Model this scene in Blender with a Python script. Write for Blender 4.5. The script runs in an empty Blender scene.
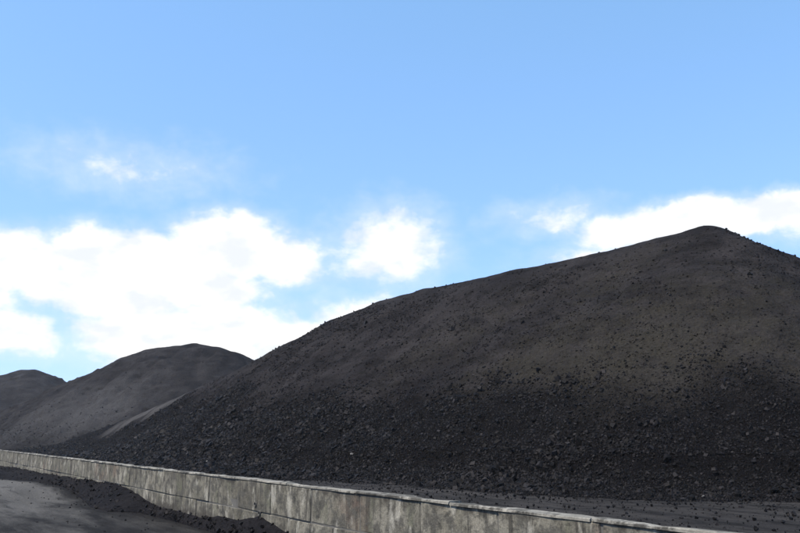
import bpy, bmesh, math, random
import numpy as np
from mathutils import Vector, Matrix

random.seed(7)
rng = np.random.default_rng(7)
scene = bpy.context.scene
col = scene.collection

# ------------------------------------------------------------------ camera
F = 800.0                     # focal length in pixels of the 800 x 533 photograph
CAM_Z = 1.74
HORIZON = 435.0
PITCH = math.atan((HORIZON - 266.5) / F)
cam_data = bpy.data.cameras.new('camera')
cam_data.sensor_fit = 'HORIZONTAL'
cam_data.sensor_width = 36.0
cam_data.lens = 36.0 * F / 800.0
cam_data.clip_start = 0.1
cam_data.clip_end = 9000.0
cam = bpy.data.objects.new('camera', cam_data)
col.objects.link(cam)
cam.location = (0, 0, CAM_Z)
cam.rotation_euler = (math.pi / 2 + PITCH, 0, 0)
scene.camera = cam
CP, SP = math.cos(PITCH), math.sin(PITCH)


def ray(px, py):
    """unit direction of a viewing ray"""
    a, b = (px - 400.0) / F, (266.5 - py) / F
    v = Vector((a, CP - b * SP, SP + b * CP))
    return v.normalized()


def on_plane(px, py, z):
    d = ray(px, py)
    t = (z - CAM_Z) / d.z
    return Vector((d.x * t, d.y * t, z))


def at_depth(px, py, Y):
    d = ray(px, py)
    t = Y / d.y
    return Vector((d.x * t, Y, CAM_Z + d.z * t))


# ------------------------------------------------------------------ light and sky
SUN_EL, SUN_AZ = math.radians(55), math.radians(245)      # azimuth clockwise from +Y (view direction)
sun_dir = Vector((math.sin(SUN_AZ) * math.cos(SUN_EL), math.cos(SUN_AZ) * math.cos(SUN_EL), math.sin(SUN_EL)))
sun_data = bpy.data.lights.new('sun', 'SUN')
sun_data.energy = 4.4
sun_data.angle = math.radians(0.55)
sun_data.color = (1.0, 0.90, 0.77)
sun = bpy.data.objects.new('sun', sun_data)
col.objects.link(sun)
sun.rotation_euler = sun_dir.to_track_quat('Z', 'Y').to_euler()
sun.location = (0, -20, 60)

scene.view_settings.view_transform = 'Standard'
scene.view_settings.look = 'None'
scene.view_settings.gamma = 1.0
scene.view_settings.use_curve_mapping = False
scene.view_settings.exposure = 0.55
SKY_STRENGTH = 0.15


class NT:
    """small helper for node trees"""
    def __init__(self, tree):
        self.t = tree
        self.n = tree.nodes
        self.l = tree.links

    def node(self, kind, **kw):
        nd = self.n.new(kind)
        for k, v in kw.items():
            setattr(nd, k, v)
        return nd

    def put(self, sock, v):
        if isinstance(v, bpy.types.NodeSocket):
            self.l.new(v, sock)
        else:
            sock.default_value = v

    def math(self, op, a, b=None, c=None, clamp=False):
        nd = self.node('ShaderNodeMath', operation=op, use_clamp=clamp)
        self.put(nd.inputs[0], a)
        if b is not None:
            self.put(nd.inputs[1], b)
        if c is not None:
            self.put(nd.inputs[2], c)
        return nd.outputs[0]

    def vmath(self, op, a, b=None, c=None):
        nd = self.node('ShaderNodeVectorMath', operation=op)
        self.put(nd.inputs[0], a)
        if b is not None:
            self.put(nd.inputs[1], b)
        if c is not None:
            self.put(nd.inputs[2], c)
        return nd.outputs['Value'] if op in ('LENGTH', 'DISTANCE', 'DOT_PRODUCT') else nd.outputs[0]

    def noise(self, vec, scale, detail=4, rough=0.55, dist=0.0, out=0):
        nd = self.node('ShaderNodeTexNoise')
        if vec is not None:
            self.l.new(vec, nd.inputs['Vector'])
        nd.inputs['Scale'].default_value = scale
        nd.inputs['Detail'].default_value = detail
        nd.inputs['Roughness'].default_value = rough
        nd.inputs['Distortion'].default_value = dist
        return nd.outputs[out]

    def range(self, v, a, b, lo=0.0, hi=1.0, smooth=True):
        nd = self.node('ShaderNodeMapRange')
        nd.interpolation_type = 'SMOOTHSTEP' if smooth else 'LINEAR'
        nd.clamp = True
        self.put(nd.inputs[0], v)
        for i, x in enumerate((a, b, lo, hi)):
            self.put(nd.inputs[1 + i], x)
        return nd.outputs[0]

    def mix(self, f, a, b, blend='MIX'):
        nd = self.node('ShaderNodeMix', data_type='RGBA', blend_type=blend)
        self.put(nd.inputs[0], f)
        for s, v in ((nd.inputs[6], a), (nd.inputs[7], b)):
            if isinstance(v, tuple) and len(v) == 3:
                v = (*v, 1.0)
            self.put(s, v)
        return nd.outputs[2]

    def mapping(self, vec, scale=(1, 1, 1), rot=(0, 0, 0), loc=(0, 0, 0)):
        nd = self.node('ShaderNodeMapping')
        self.l.new(vec, nd.inputs[0])
        nd.inputs['Location'].default_value = loc
        nd.inputs['Rotation'].default_value = rot
        nd.inputs['Scale'].default_value = scale
        return nd.outputs[0]


world = bpy.data.worlds.new('World')
scene.world = world
world.use_nodes = True
w = NT(world.node_tree)
w.n.clear()
out = w.node('ShaderNodeOutputWorld')
bg = w.node('ShaderNodeBackground')
bg.inputs[1].default_value = SKY_STRENGTH
w.l.new(bg.outputs[0], out.inputs[0])
sky = w.node('ShaderNodeTexSky', sky_type='NISHITA')
sky.sun_disc = False
sky.sun_elevation = SUN_EL
sky.sun_rotation = SUN_AZ
sky.altitude = 0.0
sky.air_density = 1.0
sky.dust_density = 0.1
sky.ozone_density = 1.6
tc = w.node('ShaderNodeTexCoord')
sep = w.node('ShaderNodeSeparateXYZ')
w.l.new(tc.outputs['Generated'], sep.inputs[0])
az = w.math('ARCTAN2', sep.outputs[0], sep.outputs[1])
el = w.math('ARCSINE', sep.outputs[2])
uv = w.node('ShaderNodeCombineXYZ')
w.l.new(az, uv.inputs[0])
w.l.new(el, uv.inputs[1])
UV = uv.outputs[0]
# cumulus bank: (pixel x, pixel y, half width, half height, weight); the sky goes on with
# similar cloud elsewhere (noise bank below)
CLOUDS = [
    (10, 262, 62, 36, 1.0), (85, 250, 48, 34, 1.0), (150, 262, 85, 42, 1.05), (228, 246, 70, 42, 1.1),
    (286, 258, 52, 34, 0.9), (120, 292, 95, 34, 1.0), (200, 285, 80, 30, 0.9), (390, 248, 66, 46, 0.62), (338, 264, 70, 26, 0.20),
    (150, 335, 85, 36, 1.0), (225, 328, 90, 36, 1.0), (295, 345, 60, 32, 0.95), (350, 320, 50, 22, 0.62),
    (-2, 333, 60, 26, 0.95), (-70, 290, 90, 50, 1.0), (-120, 340, 80, 40, 0.9),
    (124, 167, 78, 19, 0.25), (556, 217, 60, 18, 0.36),
    (628, 234, 62, 22, 0.80), (690, 219, 84, 21, 1.0), (775, 215, 115, 20, 1.0), (890, 216, 110, 22, 1.0),
    (590, 256, 60, 14, 0.42), (360, 312, 70, 20, 0.40), (190, 352, 110, 26, 0.9), (60, 285, 60, 24, 0.9),
]
warp = w.node('ShaderNodeTexNoise')
w.l.new(UV, warp.inputs['Vector'])
warp.inputs['Scale'].default_value = 14.0
warp.inputs['Detail'].default_value = 5.0
warp.inputs['Roughness'].default_value = 0.6
wv = w.vmath('MULTIPLY', w.vmath('SUBTRACT', warp.outputs['Color'], (0.5, 0.5, 0.5)), (0.07, 0.045, 0.0))
UVW = w.vmath('ADD', UV, wv)
total = None
for (cx, cy, rx, ry, wt) in CLOUDS:
    d = ray(cx, cy)
    a0, e0 = math.atan2(d.x, d.y), math.asin(d.z)
    sx, sy = 1.0 / (rx / F), 1.0 / (ry / F)
    p = w.vmath('MULTIPLY', w.vmath('SUBTRACT', UVW, (a0, e0, 0)), (sx, sy, 0))
    f = w.math('MULTIPLY_ADD', w.vmath('LENGTH', p), -1.0 * wt, wt)
    total = f if total is None else w.math('SMOOTH_MAX', total, f, 0.12)
# cloud bank outside the view: same kind of cumulus in a low band all round
bank_n = w.noise(w.mapping(UV, (1.0, 2.6, 1.0), loc=(3.1, 0.4, 0)), 3.0, 3, 0.5)
band = w.math('MULTIPLY', w.range(el, 0.02, 0.10), w.range(el, 0.50, 0.22))
away = w.range(w.math('ABSOLUTE', az), 0.52, 0.80)
bank = w.math('MULTIPLY', w.math('MULTIPLY_ADD', bank_n, 3.0, -1.35), w.math('MULTIPLY', band, away))
total = w.math('MAXIMUM', total, w.math('ADD', bank, w.math('MULTIPLY_ADD', w.math('MULTIPLY', band, away), 0.6, -0.6)))
det = w.noise(w.mapping(UV, (1.0, 1.5, 1.0)), 26.0, 7, 0.62, 0.2)
dens = w.math('MULTIPLY_ADD', w.math('SUBTRACT', det, 0.5), 0.62, total)
mask = w.range(dens, -0.04, 0.46)
soft = w.range(dens, -0.32, 0.40, 0.0, 0.34)
mask = w.math('MAXIMUM', mask, soft)
shade = w.noise(w.mapping(UV, (1.0, 1.8, 1.0), loc=(0.3, 0.05, 0)), 17.0, 4, 0.5)
CL = 0.74 / SKY_STRENGTH
ccol = w.mix(w.range(shade, 0.34, 0.60), (0.85 * CL, 0.89 * CL, 0.93 * CL), (1.10 * CL, 1.08 * CL, 1.06 * CL))
rgb = w.node('ShaderNodeSeparateColor')
w.l.new(sky.outputs[0], rgb.inputs[0])
com = w.node('ShaderNodeCombineColor')
for ch, (pw, tint) in enumerate(((0.55, 1.14), (0.46, 1.77), (0.60, 2.10))):
    w.l.new(w.math('MULTIPLY', w.math('POWER', rgb.outputs[ch], pw), tint), com.inputs[ch])
skyc = com.outputs[0]
final = w.mix(mask, skyc, ccol)
w.l.new(final, bg.inputs[0])

# ------------------------------------------------------------------ helpers


def tag(o, label=None, category=None, group=None, kind=None):
    if label:
        o['label'] = label
    if category:
        o['category'] = category
    if group:
        o['group'] = group
    if kind:
        o['kind'] = kind
    return o


def mesh_from_arrays(name, verts, faces, smooth=True):
    """verts (n,3), faces (m,k) with a constant k"""
    me = bpy.data.meshes.new(name)
    n, m, k = len(verts), len(faces), faces.shape[1]
    me.vertices.add(n)
    me.vertices.foreach_set('co', np.ascontiguousarray(verts, dtype=np.float32).ravel())
    me.loops.add(m * k)
    me.loops.foreach_set('vertex_index', np.ascontiguousarray(faces, dtype=np.int32).ravel())
    me.polygons.add(m)
    me.polygons.foreach_set('loop_start', np.arange(0, m * k, k, dtype=np.int32))
    me.polygons.foreach_set('use_smooth', np.full(m, smooth, dtype=bool))
    me.update(calc_edges=True)
    me.validate()
    return me


def link(name, me, mat, parent=None):
    o = bpy.data.objects.new(name, me)
    col.objects.link(o)
    if mat is not None and not me.materials:
        me.materials.append(mat)
    if parent is not None:
        o.parent = parent
    return o


def empty(name, loc=(0, 0, 0)):
    o = bpy.data.objects.new(name, None)
    o.empty_display_size = 0.5
    o.location = loc
    col.objects.link(o)
    return o


_LAT = np.random.default_rng(99).random((256, 256))


def vnoise(x, y):
    xi, yi = np.floor(x).astype(int), np.floor(y).astype(int)
    fx, fy = x - xi, y - yi
    fx, fy = fx * fx * (3 - 2 * fx), fy * fy * (3 - 2 * fy)
    a = _LAT[xi & 255, yi & 255]
    b = _LAT[(xi + 1) & 255, yi & 255]
    c = _LAT[xi & 255, (yi + 1) & 255]
    d = _LAT[(xi + 1) & 255, (yi + 1) & 255]
    return (a + (b - a) * fx) * (1 - fy) + (c + (d - c) * fx) * fy


def fbm(x, y, scale, octs=4, gain=0.5, ox=0.0, oy=0.0):
    """-1 .. 1"""
    s, amp, tot = 0.0, 1.0, 0.0
    x, y = x / scale + ox, y / scale + oy
    for _ in range(octs):
        s = s + amp * (vnoise(x, y) * 2 - 1)
        tot += amp
        amp *= gain
        x, y = x * 2.03 + 17.3, y * 2.03 + 5.1
    return s / tot


def sstep(a, b, v):
    t = np.clip((v - a) / (b - a), 0, 1)
    return t * t * (3 - 2 * t)


# ------------------------------------------------------------------ materials
def new_mat(name):
    m = bpy.data.materials.new(name)
    m.use_nodes = True
    t = NT(m.node_tree)
    b = t.n['Principled BSDF']
    return m, t, b


def bump(t, b, height, strength, dist):
    nd = t.node('ShaderNodeBump')
    nd.inputs['Strength'].default_value = strength
    nd.inputs['Distance'].default_value = dist
    t.l.new(height, nd.inputs['Height'])
    t.l.new(nd.outputs[0], b.inputs['Normal'])


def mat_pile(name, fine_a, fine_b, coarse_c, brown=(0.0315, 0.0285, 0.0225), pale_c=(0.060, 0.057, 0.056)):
    m, t, b = new_mat(name)
    P = t.node('ShaderNodeTexCoord').outputs['Object']
    att = t.node('ShaderNodeAttribute', attribute_name='coarse').outputs['Fac']
    big = t.noise(P, 0.22, 4, 0.6)
    mid = t.noise(P, 1.3, 5, 0.65)
    fin = t.noise(P, 9.0, 4, 0.7)
    c = t.mix(t.range(big, 0.35, 0.65), (*fine_a, 1), (*fine_b, 1))
    c = t.mix(t.math('MULTIPLY', t.range(t.noise(P, 0.6, 6, 0.7), 0.50, 0.66), 0.55), c, (*coarse_c, 1))
    c = t.mix(t.math('MULTIPLY', t.range(mid, 0.52, 0.68), 0.6), c, (*coarse_c, 1))
    band = t.noise(t.mapping(P, (0.45, 0.45, 1.7), rot=(0.0, 0.32, 0.0)), 0.75, 6, 0.68)
    c = t.mix(t.range(band, 0.47, 0.64, 0.0, 0.6), c, (*coarse_c, 1))
    lite = t.noise(t.mapping(P, (0.6, 0.6, 1.2), rot=(0.0, 0.5, 0.0), loc=(5, 3, 1)), 0.5, 5, 0.65)
    c = t.mix(t.range(lite, 0.52, 0.68, 0.0, 0.55), c, (fine_b[0] * 1.45, fine_b[1] * 1.43, fine_b[2] * 1.42, 1))
    a_br = t.node('ShaderNodeAttribute', attribute_name='brown').outputs['Fac']
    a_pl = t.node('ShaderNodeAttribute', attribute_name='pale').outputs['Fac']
    rag = t.math('MULTIPLY', t.math('SUBTRACT', mid, 0.5), 1.2)
    c = t.mix(t.math('MULTIPLY', t.range(t.math('ADD', a_br, rag), 0.15, 0.95), 0.85), c, (*brown, 1))
    edge = t.math('MULTIPLY_ADD', t.math('SUBTRACT', mid, 0.5), 0.9, att)
    c = t.mix(t.range(edge, 0.15, 0.95), c, (*coarse_c, 1))
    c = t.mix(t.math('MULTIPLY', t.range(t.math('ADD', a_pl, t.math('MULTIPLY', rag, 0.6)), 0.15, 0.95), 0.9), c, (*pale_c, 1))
    v = t.range(fin, 0.3, 0.75, 0.62, 1.45, smooth=False)
    hs = t.node('ShaderNodeHueSaturation')
    t.l.new(c, hs.inputs['Color'])
    t.l.new(v, hs.inputs['Value'])
    t.l.new(hs.outputs[0], b.inputs['Base Color'])
    b.inputs['Roughness'].default_value = 0.9
    b.inputs['Specular IOR Level'].default_value = 0.03
    h = t.math('ADD', t.math('MULTIPLY', fin, 0.5), t.noise(P, 3.2, 5, 0.7))
    bump(t, b, h, 1.0, 0.16)
    return m


def mat_lumps(name, ca, cb, rough=0.55, spec=0.4):
    m, t, b = new_mat(name)
    P = t.node('ShaderNodeTexCoord').outputs['Object']
    n = t.noise(P, 5.0, 2, 0.6)
    tone = t.node('ShaderNodeAttribute', attribute_name='tone').outputs['Fac']
    tone = t.math('POWER', tone, 3.2)
    c = t.mix(t.math('MULTIPLY_ADD', tone, 0.85, t.range(n, 0.35, 0.68, 0.0, 0.15)), (*ca, 1), (*cb, 1))
    t.l.new(c, b.inputs['Base Color'])
    b.inputs['Roughness'].default_value = rough
    b.inputs['Specular IOR Level'].default_value = spec
    bump(t, b, t.noise(P, 40.0, 3, 0.7), 0.5, 0.02)
    return m


M_PILE = mat_pile('coal_dust_brown', (0.0155, 0.0141, 0.0147), (0.0255, 0.0232, 0.0235), (0.0048, 0.0044, 0.0047))
M_PILE_FAR = mat_pile('coal_dust_grey', (0.0140, 0.0134, 0.0144), (0.0275, 0.0260, 0.0266), (0.0065, 0.0062, 0.0069), brown=(0.030, 0.0275, 0.0265), pale_c=(0.056, 0.055, 0.056))
M_LUMP = mat_lumps('coal_lump_black', (0.0025, 0.0022, 0.0023), (0.026, 0.0234, 0.0236), 0.6, 0.09)
M_LUMP_DUSTY = mat_lumps('coal_lump_dusty', (0.016, 0.0145, 0.014), (0.046, 0.040, 0.035), 0.85, 0.05)
M_STONE = mat_lumps('stone_pale', (0.16, 0.153, 0.14), (0.26, 0.25, 0.225), 0.9, 0.1)

# wall frame: straight line through two points of its top front edge
WALL_H = 1.0
_a = on_plane(716, 533, WALL_H)
_b = on_plane(0, 450.0, WALL_H)
WDIR = Vector((_b.x - _a.x, _b.y - _a.y, 0)).normalized()       # recedes from the camera
WNRM = Vector((-WDIR.y, WDIR.x, 0))                             # towards the road
if WNRM.dot(Vector((0, 0, 0)) - _a) < 0:
    WNRM = -WNRM
W0 = Vector((_a.x, _a.y, 0))
WANG = math.atan2(WDIR.y, WDIR.x)


def wall_pt(s, n, z=0.0):
    return W0 + WDIR * s + WNRM * n + Vector((0, 0, z))


def wall_hit(px, py):
    """(s, z) where a viewing ray meets the wall's front face"""
    d = ray(px, py)
    o = Vector((0, 0, CAM_Z))
    t = (W0 - o).dot(WNRM) / d.dot(WNRM)
    p = o + d * t
    return (p - W0).dot(WDIR), p.z


def to_wall(p):
    q = p - W0
    return q.dot(WDIR), q.dot(WNRM)


def mat_concrete(name, light=False):
    m, t, b = new_mat(name)
    tcn = t.node('ShaderNodeTexCoord')
    geo = t.node('ShaderNodeNewGeometry')
    P = geo.outputs['Position']
    info = t.node('ShaderNodeObjectInfo').outputs['Random']
    L = t.mapping(P, rot=(0, 0, -WANG))
    big = t.noise(L, 0.9, 5, 0.6)
    mid = t.noise(L, 4.5, 5, 0.65)
    fin = t.noise(L, 38.0, 4, 0.7)
    if light:
        c = t.mix(t.range(big, 0.3, 0.7), (0.13, 0.124, 0.105, 1), (0.31, 0.296, 0.255, 1))
        c = t.mix(t.range(mid, 0.46, 0.58, 0, 0.85), c, (0.05, 0.047, 0.040, 1))
    else:
        c = t.mix(t.range(big, 0.3, 0.7), (0.125, 0.116, 0.090, 1), (0.215, 0.203, 0.165, 1))
        tone = t.math('MULTIPLY_ADD', info, 0.35, 0.82)
        hs = t.node('ShaderNodeHueSaturation')
        t.l.new(c, hs.inputs['Color'])
        t.l.new(tone, hs.inputs['Value'])
        c = hs.outputs[0]
        # algae: olive, soot streaks run down from the coping, rusty patches here and there
        alg = t.range(t.noise(t.mapping(L, (1.2, 1.2, 0.7), loc=(4, 0, 0)), 1.6, 4, 0.6), 0.5, 0.68, 0, 0.6)
        c = t.mix(alg, c, (0.085, 0.090, 0.058, 1))
        st = t.noise(t.mapping(L, (2.4, 2.4, 1.0)), 1.7, 6, 0.72)
        c = t.mix(t.range(st, 0.46, 0.70, 0, 0.9), c, (0.045, 0.043, 0.036, 1))
        drip = t.range(t.noise(t.mapping(L, (6.0, 6.0, 0.32), loc=(3, 1, 0)), 1.6, 4, 0.6), 0.54, 0.66, 0, 0.85)
        c = t.mix(drip, c, (0.04, 0.037, 0.031, 1))
        rust = t.range(t.noise(t.mapping(L, (1, 1, 1), loc=(1.7, 2.0, 5)), 0.75, 3, 0.55), 0.60, 0.74, 0, 0.55)
        c = t.mix(rust, c, (0.13, 0.085, 0.065, 1))
        blot = t.range(mid, 0.46, 0.60, 0, 0.9)
        c = t.mix(blot, c, (0.07, 0.067, 0.057, 1))
        spk = t.range(t.noise(t.mapping(L, (0.8, 0.8, 1.0), loc=(2, 7, 1)), 7.0, 5, 0.65), 0.54, 0.66, 0, 0.7)
        c = t.mix(spk, c, (0.03, 0.029, 0.025, 1))
        sx = t.node('ShaderNodeSeparateXYZ')
        t.l.new(L, sx.inputs[0])
        low = t.math('ADD', t.range(sx.outputs[2], 0.10, 0.50, 0.34, 0.0), t.range(sx.outputs[2], 0.80, 0.97, 0.0, 0.16))
        spl = t.range(t.math('ADD', t.noise(t.mapping(L, (1, 1, 1.3), loc=(0, 3, 8)), 2.6, 5, 0.65), low), 0.58, 0.82, 0, 0.9)
        c = t.mix(spl, c, (0.045, 0.041, 0.034, 1))
        pale = t.range(t.noise(t.mapping(L, (2, 2, 1.0), loc=(9, 0, 0)), 2.3, 4, 0.6), 0.55, 0.70, 0, 0.6)
        c = t.mix(pale, c, (0.37, 0.355, 0.30, 1))
    hs2 = t.node('ShaderNodeHueSaturation')
    t.l.new(c, hs2.inputs['Color'])
    t.l.new(t.range(fin, 0.3, 0.72, 0.72, 1.25, smooth=False), hs2.inputs['Value'])
    t.l.new(hs2.outputs[0], b.inputs['Base Color'])
    b.inputs['Roughness'].default_value = 0.92
    b.inputs['Specular IOR Level'].default_value = 0.2
    h = t.math('ADD', t.math('MULTIPLY', fin, 0.35), mid)
    bump(t, b, h, 0.7, 0.03)
    return m


M_BLOCK = mat_concrete('weathered_concrete')
M_COPING = mat_concrete('coping_concrete', True)
m, t, b = new_mat('dark_mortar')
c = t.mix(t.noise(t.node('ShaderNodeNewGeometry').outputs['Position'], 6, 4), (0.03, 0.029, 0.026, 1), (0.15, 0.145, 0.13, 1))
t.l.new(c, b.inputs['Base Color'])
b.inputs['Roughness'].default_value = 0.95
M_MORTAR = m


def mat_ground(name, ca, cb, dark, streak=(1, 1, 1), thr=(0.5, 0.72), dark_amt=0.85, bump_d=0.09):
    m, t, b = new_mat(name)
    P = t.node('ShaderNodeNewGeometry').outputs['Position']
    L = t.mapping(P, rot=(0, 0, -WANG))
    S = t.mapping(L, streak)
    big = t.noise(S, 0.35, 5, 0.6)
    mid = t.noise(S, 1.6, 6, 0.65)
    fin = t.noise(P, 22.0, 5, 0.7)
    c = t.mix(t.range(big, 0.32, 0.68), (*ca, 1), (*cb, 1))
    c = t.mix(t.range(mid, thr[0], thr[1], 0, dark_amt), c, (*dark, 1))
    att = t.node('ShaderNodeAttribute', attribute_name='soot').outputs['Fac']
    edge = t.math('MULTIPLY_ADD', t.math('SUBTRACT', mid, 0.5), 1.1, att)
    c = t.mix(t.math('MULTIPLY', t.range(edge, 0.2, 0.95), t.range(att, 0.0, 0.15)), c, (*dark, 1))
    hs = t.node('ShaderNodeHueSaturation')
    t.l.new(c, hs.inputs['Color'])
    t.l.new(t.range(fin, 0.3, 0.72, 0.7, 1.3, smooth=False), hs.inputs['Value'])
    t.l.new(hs.outputs[0], b.inputs['Base Color'])
    b.inputs['Roughness'].default_value = 0.9
    b.inputs['Specular IOR Level'].default_value = 0.04
    bump(t, b, t.math('ADD', mid, t.math('MULTIPLY', fin, 0.4)), 1.0, bump_d)
    return m


M_GROUND = mat_ground('yard_ground', (0.028, 0.027, 0.027), (0.040, 0.038, 0.037), (0.014, 0.014, 0.015), (0.5, 1, 1))
M_YARD = mat_ground('yard_coal_dust', (0.029, 0.0275, 0.027), (0.046, 0.043, 0.041), (0.011, 0.0108, 0.011), (0.45, 1.2, 1), (0.42, 0.66), 0.85)
M_ROAD = mat_ground('dusty_road', (0.066, 0.064, 0.060), (0.110, 0.106, 0.099), (0.016, 0.0155, 0.0155), (0.25, 1.0, 1), (0.47, 0.68), 0.75)
M_SPILL = mat_pile('coal_spill_black', (0.011, 0.0105, 0.012), (0.018, 0.017, 0.018), (0.007, 0.007, 0.008))

# ------------------------------------------------------------------ ground, road, yard
G = 2500.0
gv = np.array([(-G, -G, -0.02), (G, -G, -0.02), (G, G, -0.02), (-G, G, -0.02)], float)
ground = link('ground', mesh_from_arrays('ground', gv, np.array([[0, 1, 2, 3]])), M_GROUND)
tag(ground, kind='structure')


def grid_sheet(name, s_vals, n_vals, zfun, mat, attr=None, attr_name='soot'):
    S, N = np.meshgrid(s_vals, n_vals, indexing='ij')
    X = W0.x + WDIR.x * S + WNRM.x * N
    Y = W0.y + WDIR.y * S + WNRM.y * N
    Z = zfun(S, N, X, Y)
    v = np.stack([X, Y, Z], -1).reshape(-1, 3)
    a, bb = S.shape
    idx = np.arange(a * bb).reshape(a, bb)
    f = np.stack([idx[:-1, :-1], idx[1:, :-1], idx[1:, 1:], idx[:-1, 1:]], -1).reshape(-1, 4)
    me = mesh_from_arrays(name, v, f)
    # make normals point up
    if me.polygons[0].normal.z < 0:
        me.flip_normals()
    if attr is not None:
        at = me.attributes.new(attr_name, 'FLOAT', 'POINT')
        at.data.foreach_set('value', attr(S, N, X, Y).astype(np.float32).ravel())
    return link(name, me, mat)


# outline of the coal spill at the wall's road side
base_line = [(-30, 463), (0, 467), (25, 471), (42, 475), (70, 479), (100, 484), (115, 486), (128, 491), (140, 499), (155, 509),
             (185, 517), (205, 520), (235, 522), (258, 520), (270, 526), (283, 533), (320, 552), (400, 590)]
sp_s, sp_h = zip(*sorted(wall_hit(x, y) for x, y in base_line))
sp_h = [max(0.0, h) for h in sp_h]
edge_line = [(-60, 481), (0, 484), (40, 487), (66, 492), (80, 499), (90, 509), (108, 513), (140, 514), (175, 522), (210, 533), (260, 556), (330, 590)]
se_s, se_n = zip(*sorted(to_wall(on_plane(x, y, 0.0)) for x, y in edge_line))
se_n = [max(0.15, n) for n in se_n]


def spill_h(S):
    return np.interp(S, sp_s, sp_h, left=0.03, right=0.03)


def spill_w(S):
    return np.interp(S, se_s, se_n, left=0.6, right=1.6)


def road_z(S, N, X, Y):
    ruts = 0.035 * np.sin(N * 2.1 + 0.6 * np.sin(S * 0.11)) * sstep(1.0, 4.0, N)
    return 0.004 + 0.02 * fbm(X, Y, 2.4, 4) + 0.25 * ruts + 0.02 + 0.16 * sstep(-0.02, 0.10, N - spill_w(S)) * sstep(20.0, 22.5, S)


def road_soot(S, N, X, Y):
    wdt = spill_w(S)
    d = N - wdt
    near = 0.9 * (1.0 - sstep(0.0, 1.1, d))
    # coal dust tracked over the nearer stretch of the road
    tracked = 0.72 * (1 - sstep(14.0, 22.0, S + 0.2 * N))
    return np.clip(np.maximum(near, tracked), 0, 1)


road = grid_sheet('road', np.arange(-14, 90, 0.22), np.concatenate([np.arange(0.0, 12, 0.16), np.arange(12, 30, 0.8)]),
                  road_z, M_ROAD, road_soot)
tag(road, kind='structure')


def yard_z(S, N, X, Y):
    return 0.03 + 0.05 * fbm(X, Y, 3.0, 5, 0.55) + 0.03 * fbm(X, Y, 0.6, 3)


yard = grid_sheet('yard', np.arange(-40, 100, 0.35), -np.arange(0.30, 40, 0.3), yard_z, M_YARD)
tag(yard, kind='structure')

# ------------------------------------------------------------------ lumps
ICO_V = np.array([(x, y, z) for x in (-0.62, 0.62) for y in (-0.62, 0.62) for z in (-0.62, 0.62)])
ICO_F = np.array([(0, 1, 3), (0, 3, 2), (4, 6, 7), (4, 7, 5), (0, 4, 5), (0, 5, 1), (2, 3, 7), (2, 7, 6), (0, 2, 6), (0, 6, 4), (1, 5, 7), (1, 7, 3)])


def boulder_mesh(name, seed):
    r = random.Random(seed)
    bm = bmesh.new()
    bmesh.ops.create_icosphere(bm, subdivisions=1, radius=1.0)
    cuts = [(Vector((r.gauss(0, 1), r.gauss(0, 1), r.gauss(0, 1))).normalized(), r.uniform(0.55, 0.85)) for _ in range(7)]
    for v in bm.verts:
        for nrm, d in cuts:                      # flatten facets
            e = v.co.dot(nrm) - d
            if e > 0:
                v.co -= nrm * e
        v.co *= r.uniform(0.82, 1.15)
    me = bpy.data.meshes.new(name)
    bm.to_mesh(me)
    bm.free()
    return me


def lump_mesh(name, pos, size, seed, attrs=None):
    """many angular lumps in one mesh; pos (n,3), size (n,) = radius"""
    r = np.random.default_rng(seed)
    n = len(pos)
    k = len(ICO_V)
    V = ICO_V[None] + r.uniform(-0.30, 0.30, (n, k, 3))
    V = V * np.stack([r.uniform(0.8, 1.25, n), r.uniform(0.8, 1.1, n), r.uniform(0.65, 1.0, n)], -1)[:, None, :]
    q = r.normal(size=(n, 4))
    q /= np.linalg.norm(q, axis=1, keepdims=True)
    a, bq, c, d = q.T
    R = np.stack([np.stack([1 - 2 * (c * c + d * d), 2 * (bq * c - a * d), 2 * (bq * d + a * c)], -1),
                  np.stack([2 * (bq * c + a * d), 1 - 2 * (bq * bq + d * d), 2 * (c * d - a * bq)], -1),
                  np.stack([2 * (bq * d - a * c), 2 * (c * d + a * bq), 1 - 2 * (bq * bq + c * c)], -1)], 1)
    V = np.einsum('nij,nkj->nki', R, V) * size[:, None, None] + pos[:, None, :]
    Fc = ICO_F[None] + (np.arange(n) * k)[:, None, None]
    me = mesh_from_arrays(name, V.reshape(-1, 3), Fc.reshape(-1, 3), smooth=False)
    for key, val in dict(attrs or {}, tone=r.random(n)).items():
        at = me.attributes.new(key, 'FLOAT', 'POINT')
        at.data.foreach_set('value', np.repeat(val, k).astype(np.float32))
    return me


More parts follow.
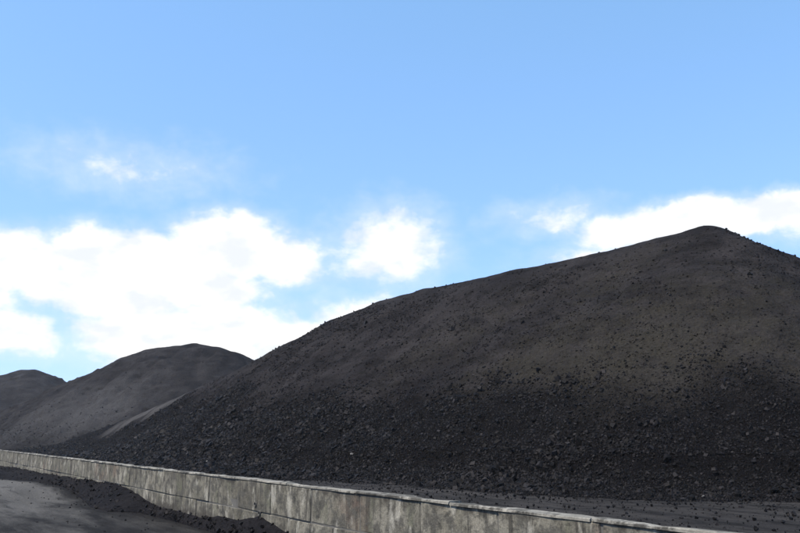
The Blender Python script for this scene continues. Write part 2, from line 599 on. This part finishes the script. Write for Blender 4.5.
# ------------------------------------------------------------------ coal piles
class Pile:
    def __init__(self, ridge_px, slope, rnd, seed, tail=None, amp=1.0):
        """ridge_px: (pixel x, pixel y, distance) along the crest, right to left"""
        self.pts = [at_depth(*p) for p in ridge_px]
        self.slope, self.rnd, self.seed, self.tail, self.amp = slope, rnd, seed, tail, amp

    def height(self, X, Y):
        best = np.full(X.shape, -1e9)
        arc = np.zeros(X.shape)
        dist = np.zeros(X.shape)
        run = 0.0
        for p, q in zip(self.pts[:-1], self.pts[1:]):
            dx, dy, L2 = q.x - p.x, q.y - p.y, (q.x - p.x) ** 2 + (q.y - p.y) ** 2
            t = np.clip(((X - p.x) * dx + (Y - p.y) * dy) / L2, 0, 1)
            D = np.hypot(X - p.x - t * dx, Y - p.y - t * dy)
            h = p.z + (q.z - p.z) * t - self.slope * (np.sqrt(D * D + self.rnd ** 2) - self.rnd)
            k = 0.25
            m = np.maximum(best, h)
            sm = m + k * np.exp(-np.abs(best - h) / k) * 0.25 * (best > -1e8)
            arc = np.where(h > best, run + t * math.sqrt(L2), arc)
            dist = np.where(h > best, D, dist)
            best = sm
            run += math.sqrt(L2)
        self.dist = dist
        return best, arc

    def surface(self, X, Y):
        h, arc = self.height(X, Y)
        o = self.seed * 7.7
        hh = np.clip(h, 0, None)
        damp = sstep(0.0, 1.5, hh) * (0.22 + 0.78 * sstep(0.6, 4.5, self.dist))
        h = h + self.amp * damp * (0.30 * fbm(X, Y, 6.0, 3, 0.5, o, o) + 0.27 * fbm(X, Y, 1.8, 3, 0.5, o, 3)
                        + 0.13 * fbm(X, Y, 0.7, 3, 0.6, 3, o))
        # tipped loads leave shallow ribs running downslope
        rib = fbm(arc + 0.35 * hh, hh * 0.22, 2.6, 4, 0.58, o, 11)
        h = h + self.amp * 0.46 * rib * sstep(0.5, 3.0, hh) * sstep(0.8, 5.0, self.dist)
        # foot slumps out a little
        if self.tail is not None:
            L = np.interp(arc, *self.tail)
            nn = (X - W0.x) * WNRM.x + (Y - W0.y) * WNRM.y
            low = 1.2 * np.exp((np.minimum(h, 1.2) - 1.2) / L) - 0.14
            low = low - 6.0 * sstep(-1.6, -0.5, nn)
            low = low + 0.10 * fbm(X, Y, 1.1, 3, 0.6, o, 21)
            h = np.where(h < 1.2, low + 0.14 * sstep(0.9, 1.2, h), h)
        return h, arc


def pile_hit(px, py, pile):
    d = ray(px, py)
    Ys = np.arange(12, 220, 0.05)
    tt = Ys / d.y
    Xr, Zr = d.x * tt, CAM_Z + d.z * tt
    hz = np.maximum(pile.surface(Xr, Ys)[0], 0.03)
    i = int(np.argmax(hz >= Zr))
    return Vector((Xr[i], Ys[i], hz[i]))


def patch_value(pile, patches, key, X, Y):
    val = np.zeros(X.shape)
    for (kind, px, py, rx, ry, wt) in patches:
        if kind == key:
            c0 = pile_hit(px, py, pile)
            val = np.maximum(val, wt * np.exp(-((X - c0.x) / rx) ** 2 - ((Y - c0.y) / ry) ** 2))
    return val


def build_pile(name, pile, cell, mat, coarse_fun, bounds, parent=None, patches=()):
    x0, x1, y0, y1 = bounds
    xs, ys = np.arange(x0, x1, cell), np.arange(y0, y1, cell)
    X, Y = np.meshgrid(xs, ys, indexing='ij')
    Z, arc = pile.surface(X, Y)
    keep = Z > -0.12
    a, b2 = X.shape
    idx = np.arange(a * b2).reshape(a, b2)
    q = np.stack([idx[:-1, :-1], idx[1:, :-1], idx[1:, 1:], idx[:-1, 1:]], -1).reshape(-1, 4)
    kf = keep.ravel()[q].any(1)
    q = q[kf]
    used = np.unique(q)
    remap = np.full(a * b2, -1)
    remap[used] = np.arange(len(used))
    V = np.stack([X, Y, np.maximum(Z, -0.6)], -1).reshape(-1, 3)[used]
    me = mesh_from_arrays(name, V, remap[q])
    cf = coarse_fun(X, Y, Z, arc).ravel()[used]
    at = me.attributes.new('coarse', 'FLOAT', 'POINT')
    at.data.foreach_set('value', cf.astype(np.float32))
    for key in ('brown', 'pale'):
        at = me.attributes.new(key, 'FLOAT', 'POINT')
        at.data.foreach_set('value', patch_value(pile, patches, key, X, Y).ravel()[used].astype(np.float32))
    return link(name, me, mat, parent)


main = Pile([(960, 385, 43), (880, 350, 41), (800, 283, 39), (750, 246, 38), (705, 228.5, 37.5), (660, 240, 38.8), (600, 254, 41), (520, 271, 45),
             (430, 289.5, 51), (385, 301, 55), (340, 318.5, 60), (300, 339.5, 65), (258, 362, 70), (175, 400, 80), (111, 426, 88), (70, 440, 94)], 0.73, 0.9, 1, ([0, 24, 36, 50, 90], [0.6, 0.7, 1.5, 2.4, 2.2]))


def main_coarse(X, Y, Z, arc):
    # coarse lumps roll to the lower slope; the seam climbs along the pile
    thr = np.interp(arc, [0, 12, 30, 50, 75], [2.1, 2.5, 3.1, 4.5, 3.8])
    n = 1.9 * fbm(X, Y, 5.0, 4, 0.6, 2, 9)
    return sstep(thr + 1.9, thr - 0.9, Z + n)


MAIN_PATCHES = [('brown', 640, 355, 8, 5, 0.72), ('brown', 540, 360, 7, 4.5, 0.62), ('brown', 735, 340, 5.0, 5.0, 0.60),
                ('brown', 770, 300, 4.0, 4.0, 0.5), ('brown', 610, 280, 5.0, 3.0, 0.45), ('brown', 460, 330, 6, 4.0, 0.42),
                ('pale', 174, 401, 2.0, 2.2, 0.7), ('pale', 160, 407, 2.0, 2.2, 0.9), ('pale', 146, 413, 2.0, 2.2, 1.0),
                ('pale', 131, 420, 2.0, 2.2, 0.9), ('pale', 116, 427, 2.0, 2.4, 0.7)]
p_main = empty('coal_pile', (12, 37, 0))
tag(p_main, 'largest black coal pile, its pointed brownish summit rising at the right behind the wall', 'coal pile',
    'coal piles in the stockyard')
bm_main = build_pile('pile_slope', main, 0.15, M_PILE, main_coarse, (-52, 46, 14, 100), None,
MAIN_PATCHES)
bm_main.parent = p_main
bm_main.matrix_parent_inverse = Matrix.Translation(-p_main.location)


def scatter(pile, bounds, n, accept):
    x0, x1, y0, y1 = bounds
    X, Y = rng.uniform(x0, x1, n), rng.uniform(y0, y1, n)
    Z, arc = pile.surface(X, Y)
    crest = sstep(0.8, 3.5, pile.dist)
    e = 0.4
    gx = (pile.height(X + e, Y)[0] - pile.height(X - e, Y)[0]) / (2 * e)
    gy = (pile.height(X, Y + e)[0] - pile.height(X, Y - e)[0]) / (2 * e)
    # side of the pile that can be seen from the road
    facing = (-gx * (0 - X) - gy * (0 - Y)) / np.hypot(X, Y) > -0.25
    pr = accept(X, Y, Z, arc) * facing * (Z > 0.02) * (0.06 + 0.94 * crest)
    k = rng.random(n) < pr
    out = np.stack([X[k], Y[k], Z[k]], -1)
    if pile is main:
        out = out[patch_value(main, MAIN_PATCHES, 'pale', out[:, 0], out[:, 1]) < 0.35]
    return out


B_MAIN = (-50, 40, 15, 98)
def lower_density(X, Y, Z, A):
    return (0.005 + main_coarse(X, Y, Z, A) ** 1.6) * np.clip(27.0 / np.hypot(X, Y), 0.12, 1.0) ** 2.4


P = np.concatenate([scatter(main, (-14, 31, 16, 44), 780000, lower_density),
                    scatter(main, (-50, 8, 44, 98), 620000, lambda X, Y, Z, A: 2.2 * lower_density(X, Y, Z, A))])
run = 0.75 + 0.5 * sstep(0.3, 0.7, 0.5 + 0.5 * fbm(P[:, 0], P[:, 1], 3.0, 3, 0.6, 8, 2))
sz = (0.017 + 0.036 * rng.random(len(P)) ** 2.0 + (rng.random(len(P)) < 0.035) * rng.uniform(0.02, 0.075, len(P))) * run
sz *= np.clip(np.hypot(P[:, 0], P[:, 1]) / 30.0, 1.0, 1.6)
P[:, 2] += sz * 0.25
lm = link('coal_lumps', lump_mesh('coal_lumps', P, sz, 3), M_LUMP, p_main)
lm.matrix_parent_inverse = Matrix.Translation(-p_main.location)
tag(lm, kind='stuff')
P = scatter(main, B_MAIN, 900000, lambda X, Y, Z, A: (1 - main_coarse(X, Y, Z, A)) * 0.6 * (0.25 + 0.75 * sstep(0.35, 0.62, 0.5 + 0.5 * fbm(X, Y, 2.5, 4, 0.6, 5, 5))) * np.clip(34.0 / np.hypot(X, Y), 0.1, 1.0) ** 1.6)
P = P[:60000]
sz = 0.016 + 0.045 * rng.random(len(P)) ** 3.0
sz *= np.clip(np.hypot(P[:, 0], P[:, 1]) / 34.0, 0.95, 1.7)
P[:, 2] += sz * 0.1
lm = link('dusty_lumps', lump_mesh('dusty_lumps', P, sz, 4, {'brown': patch_value(main, MAIN_PATCHES, 'brown', P[:, 0], P[:, 1]), 'coarse': main_coarse(P[:, 0], P[:, 1], P[:, 2], main.surface(P[:, 0], P[:, 1])[1])}), M_PILE, p_main)
lm.matrix_parent_inverse = Matrix.Translation(-p_main.location)
tag(lm, kind='stuff')

# larger single lumps that rolled to the foot
variants = [boulder_mesh('coal_lump', 50 + i) for i in range(6)]
for v in variants:
    v.materials.append(M_LUMP)
P = scatter(main, (-12, 26, 16, 50), 60000, lambda X, Y, Z, A: main_coarse(X, Y, Z, A) * (Z < 2.2) * 0.05)[:110]
for p in P:
    s = 0.09 + 0.07 * rng.random()
    o = bpy.data.objects.new('coal_lump', variants[int(rng.integers(6))])
    col.objects.link(o)
    o.location = (p[0], p[1], p[2] + 0.06)
    o.scale = (s, s * rng.uniform(0.7, 1), s * rng.uniform(0.6, 0.9))
    o.rotation_euler = tuple(rng.uniform(0, 6.28, 3))
    o.parent = p_main
    o.matrix_parent_inverse = Matrix.Translation(-p_main.location)

mid = Pile([(330, 400, 118), (290, 374, 116), (255, 361, 114), (235, 353, 113), (215, 346.5, 112), (195, 343.5, 112), (168, 347, 113), (150, 349, 114), (130, 356.5, 117),
            (90, 375, 122), (60, 389, 128), (20, 404, 136), (-30, 425, 146)], 0.66, 1.2, 2, amp=2.3)


def far_coarse(X, Y, Z, arc):
    return sstep(4.5, 1.0, Z + 2.5 * fbm(X, Y, 9.0, 4, 0.55, 4, 1)) * 0.8


p_mid = empty('coal_pile', (-28, 112, 0))
tag(p_mid, 'middle grey coal pile with a humped crest, behind the left end of the largest', 'coal pile',
    'coal piles in the stockyard')
o = build_pile('pile_slope', mid, 0.4, M_PILE_FAR, far_coarse, (-90, 30, 80, 175), p_mid,
               [('pale', 90, 415, 9, 8, 0.72), ('pale', 40, 420, 10, 9, 0.6), ('pale', 140, 402, 7, 5, 0.4), ('brown', 180, 375, 6, 4, 0.4)])
o.matrix_parent_inverse = Matrix.Translation(-p_mid.location)

far = Pile([(110, 428, 168), (75, 401, 172), (48, 379, 174), (34, 369.5, 175), (22, 370, 176), (0, 376, 178), (-50, 390, 184), (-110, 410, 192)], 0.62, 1.4, 3, amp=1.7)
p_far = empty('coal_pile', (-80, 175, 0))
tag(p_far, 'farthest and smallest-looking coal pile, hazy grey, at the left edge', 'coal pile', 'coal piles in the stockyard')
o = build_pile('pile_slope', far, 0.5, M_PILE_FAR, far_coarse, (-165, -30, 138, 225), p_far)
o.matrix_parent_inverse = Matrix.Translation(-p_far.location)

for pile, own, bnd, nn in ((mid, p_mid, (-90, 25, 82, 150), 9000), (far, p_far, (-160, -35, 140, 200), 5000)):
    P = scatter(pile, bnd, 120000, lambda X, Y, Z, A: 0.1 + far_coarse(X, Y, Z, A))[:nn]
    sz = 0.03 + 0.07 * rng.random(len(P)) ** 3
    lm = link('coal_lumps', lump_mesh('coal_lumps', P, sz, 8), M_PILE_FAR, own)
    lm.matrix_parent_inverse = Matrix.Translation(-own.location)
    tag(lm, kind='stuff')

# ------------------------------------------------------------------ concrete block wall
wall = empty('concrete_wall', W0)
wall.rotation_euler = (0, 0, WANG)            # local x runs along the wall, away from the camera
tag(wall, 'long low grey concrete block wall, stained, with a pale coping, running below the coal piles', 'wall')
# local +y or -y faces the road
SIDE = 1.0 if Vector((-WDIR.y, WDIR.x, 0)).dot(WNRM) > 0 else -1.0
TH = 0.16
COURSES = 2
COP = 0.030
CH = (WALL_H - COP) / COURSES
BL = 1.43


def block_mesh(name, L, D, H, seed, bev=0.012, rough=0.004):
    r = random.Random(seed)
    bm = bmesh.new()
    bmesh.ops.create_cube(bm, size=1.0)
    for v in bm.verts:
        v.co = Vector((v.co.x * L, v.co.y * D, v.co.z * H))
    bmesh.ops.bevel(bm, geom=bm.edges[:], offset=bev, segments=1, affect='EDGES', profile=0.5)
    for v in bm.verts:
        v.co += Vector((r.uniform(-1, 1), r.uniform(-1, 1), r.uniform(-1, 1))) * rough
    me = bpy.data.meshes.new(name)
    bm.to_mesh(me)
    bm.free()
    return me


def local(o, s, n, z):
    o.parent = wall
    o.location = (s, n * SIDE, z)


S_MIN, S_MAX = -7.3, 66.0
L_TOT = S_MAX - S_MIN
core = link('mortar_core', block_mesh('mortar_core', L_TOT, TH - 0.030, WALL_H - COP - 0.004, 1, 0.004, 0.0), M_MORTAR)
local(core, (S_MIN + S_MAX) / 2, -TH / 2, (WALL_H - COP) / 2)
bvar = [block_mesh('block', BL - 0.013, TH, CH - 0.011, 10 + i, 0.016, 0.010) for i in range(6)]
for v in bvar:
    v.materials.append(M_BLOCK)
s388 = wall_hit(388, 500)[0]                   # a joint that shows clearly
for c in range(COURSES):
    off = s388 + (0.5 * BL if c == 1 else 0.0)
    k0 = math.ceil((S_MIN - off) / BL)
    k1 = math.floor((S_MAX - off) / BL) - 1
    for k in range(k0, k1 + 1):
        o = bpy.data.objects.new('block', bvar[random.randrange(6)])
        col.objects.link(o)
        local(o, off + (k + 0.5) * BL, -TH / 2 + random.uniform(-0.012, 0.010), (c + 0.5) * CH)
        o.rotation_euler = (random.uniform(-0.006, 0.006), 0, random.uniform(-0.003, 0.003))
# coping slabs, slightly overhanging, chipped and uneven


def coping_mesh(seed, L):
    r = random.Random(seed)
    bm = bmesh.new()
    n = 9
    W2, H = TH / 2 + 0.014, COP
    rings = []
    for i in range(n + 1):
        x = (i / n - 0.5) * L
        e = [r.uniform(-0.006, 0.006) for _ in range(8)]
        chip = r.uniform(0.004, 0.024) if r.random() < 0.45 else 0.0
        prof = [(-W2 + e[0], 0.0), (-W2 + e[1] + chip, H * 0.72 - chip), (-W2 + 0.016 + chip, H + e[2] - chip * 0.7), (W2 - 0.016, H + e[3]), (W2 + e[4], H * 0.75), (W2 + e[5], 0.0)]
        rings.append([bm.verts.new((x, y, z)) for y, z in prof])
    for a, b2 in zip(rings[:-1], rings[1:]):
        for j in range(6):
            bm.faces.new((a[j], b2[j], b2[(j + 1) % 6], a[(j + 1) % 6]))
    bm.faces.new(rings[0])
    bm.faces.new(rings[-1][::-1])
    bmesh.ops.recalc_face_normals(bm, faces=bm.faces)
    me = bpy.data.meshes.new('coping_slab')
    bm.to_mesh(me)
    bm.free()
    me.materials.append(M_COPING)
    return me


CL_ = 2.15
cvar = [coping_mesh(30 + i, CL_ - 0.012) for i in range(6)]
k = 0
s = S_MIN
while s + CL_ <= S_MAX + 0.01:
    o = bpy.data.objects.new('coping_slab', cvar[random.randrange(6)])
    col.objects.link(o)
    local(o, s + CL_ / 2, -TH / 2 + random.uniform(-0.006, 0.006), WALL_H - COP + random.uniform(0.0, 0.008))
    o.rotation_euler = (random.uniform(-0.01, 0.01), random.uniform(-0.002, 0.002), random.uniform(-0.002, 0.002))
    if random.random() < 0.5:
        o.rotation_euler[2] += 0.0
    s += CL_


# weep holes: short open pipe stubs set in the face
def weep_mesh(r):
    bm = bmesh.new()
    n = 12
    rg = []
    for (rad, y) in ((r * 1.25, -0.01), (r * 1.25, 0.012), (r, 0.012), (r, -0.12)):
        rg.append([bm.verts.new((rad * math.cos(2 * math.pi * i / n), y * SIDE, rad * math.sin(2 * math.pi * i / n))) for i in range(n)])
    for a, b2 in zip(rg[:-1], rg[1:]):
        for i in range(n):
            bm.faces.new((a[i], a[(i + 1) % n], b2[(i + 1) % n], b2[i]))
    bm.faces.new(rg[-1])
    bmesh.ops.recalc_face_normals(bm, faces=bm.faces)
    me = bpy.data.meshes.new('weep_hole')
    bm.to_mesh(me)
    bm.free()
    me.materials.append(M_MORTAR)
    return me


wm = weep_mesh(0.032)
for (px, py) in ((256, 504), (260, 513)):
    s, z = wall_hit(px, py)
    o = bpy.data.objects.new('weep_hole', wm)
    col.objects.link(o)
    local(o, s, 0.012, z)

# ------------------------------------------------------------------ coal spilled along the wall's foot
S = np.arange(-6, 62, 0.10)
T = np.linspace(0, 1, 34)
SS, TT = np.meshgrid(S, T, indexing='ij')
Hs, Ws = spill_h(SS), spill_w(SS)
NN = -0.02 + TT * (Ws + 0.02)
lip = -0.05 * np.exp(-((TT - 0.93) / 0.08) ** 2) * sstep(20, 23, SS)
prof = (1 - sstep(0.0, 0.95, TT)) * 0.75 + (1 - TT) * 0.25
X = W0.x + WDIR.x * SS + WNRM.x * NN
Y = W0.y + WDIR.y * SS + WNRM.y * NN
edge = 1 - sstep(0.96, 1.0, TT)
Z = Hs * prof + edge * (0.07 + lip + 0.045 * fbm(X, Y, 0.9, 4) + 0.02 * fbm(X, Y, 0.25, 2)) - 0.03 * (1 - edge)
V = np.stack([X, Y, Z], -1).reshape(-1, 3)
idx = np.arange(SS.size).reshape(SS.shape)
Fq = np.stack([idx[:-1, :-1], idx[1:, :-1], idx[1:, 1:], idx[:-1, 1:]], -1).reshape(-1, 4)
me = mesh_from_arrays('coal_spill', V, Fq)
if me.polygons[0].normal.z < 0:
    me.flip_normals()
spill = link('coal_spill', me, M_SPILL)
tag(spill, 'black coal fines spilled along the foot of the concrete wall on the road side', 'coal spill', kind='stuff')
k = rng.choice(len(V), 2600, replace=False)
P = V[k] + rng.normal(0, 0.04, (len(k), 3)) * np.array([1, 1, 0])
sz = 0.012 + 0.045 * rng.random(len(P)) ** 3
lm = link('spilled_lumps', lump_mesh('spilled_lumps', P, sz, 12), M_LUMP, spill)
tag(lm, kind='stuff')

# lumps strewn over the yard between wall and pile
n = 80000
X, Y = rng.uniform(-20, 22, n), rng.uniform(9, 40, n)
q = (X - W0.x) * WNRM.x + (Y - W0.y) * WNRM.y
hp = main.height(X, Y)[0]
kk = (q < -0.6) & (hp < 0.3) & (rng.random(n) < np.clip(1.0 - (-hp) / 3.5, 0.42, 1) ** 1.5)
P = np.stack([X[kk], Y[kk], np.full(kk.sum(), 0.05)], -1)
sz = 0.008 + 0.045 * rng.random(len(P)) ** 5
lm = link('strewn_coal', lump_mesh('strewn_coal', P, sz, 13), M_LUMP)
tag(lm, 'small loose coal lumps strewn over the yard at the foot of the largest pile', 'coal', kind='stuff')

# coal crumbs on the road
n = 500
S = rng.uniform(2, 40, n)
N = spill_w(S) + rng.exponential(1.1, n)
P = np.stack([W0.x + WDIR.x * S + WNRM.x * N, W0.y + WDIR.y * S + WNRM.y * N, np.zeros(n)], -1)
P[:, 2] = road_z(S, N, P[:, 0], P[:, 1]) + 0.008
lm = link('road_crumbs', lump_mesh('road_crumbs', P, 0.006 + 0.022 * rng.random(n) ** 3, 14), M_LUMP)
tag(lm, 'scattered black coal crumbs on the grey road beside the wall', 'coal', kind='stuff')

# pale stones among the coal
stone_var = [boulder_mesh('pale_stone', 70 + i) for i in range(3)]
for v in stone_var:
    v.materials.append(M_STONE)


for i, (px, py, r, lab) in enumerate((
        (705, 498, 0.075, 'small pale stone at the foot of the largest coal pile, below its summit'),
        (352, 455, 0.08, 'small pale stone among black lumps above the middle of the wall'),
        (207, 462, 0.085, 'small pale stone just above the wall coping toward the left'))):
    p = pile_hit(px, py, main)
    o = bpy.data.objects.new('pale_stone', stone_var[i])
    col.objects.link(o)
    o.location = p + Vector((0, 0, r * 0.3))
    o.scale = (r * 1.3, r, r * 0.7)
    o.rotation_euler = (0.1, 0.05, 0.7 * i)
    tag(o, lab, 'stone', 'pale stones lying in the coal')

# ------------------------------------------------------------------ haze
bm = bmesh.new()
bmesh.ops.create_cube(bm, size=1.0)
for v in bm.verts:
    v.co = Vector((v.co.x * 5400, v.co.y * 5400, (v.co.z + 0.5) * 21.0 - 1.2))
me = bpy.data.meshes.new('haze')
bm.to_mesh(me)
bm.free()
hm = bpy.data.materials.new('haze_air')
hm.use_nodes = True
hn = NT(hm.node_tree)
hn.n.clear()
ho = hn.node('ShaderNodeOutputMaterial')
pv = hn.node('ShaderNodeVolumePrincipled')
pv.inputs['Color'].default_value = (0.90, 0.94, 1.0, 1)
pv.inputs['Density'].default_value = 0.00026
pv.inputs['Anisotropy'].default_value = 0.2
hn.l.new(pv.outputs[0], ho.inputs['Volume'])
haze = link('haze', me, hm)
tag(haze, 'thin pale dusty haze in the air over the stockyard', 'haze', kind='stuff')

scene.cycles.use_denoising = True
scene.cycles.volume_bounces = 1
scene.cycles.max_bounces = 6
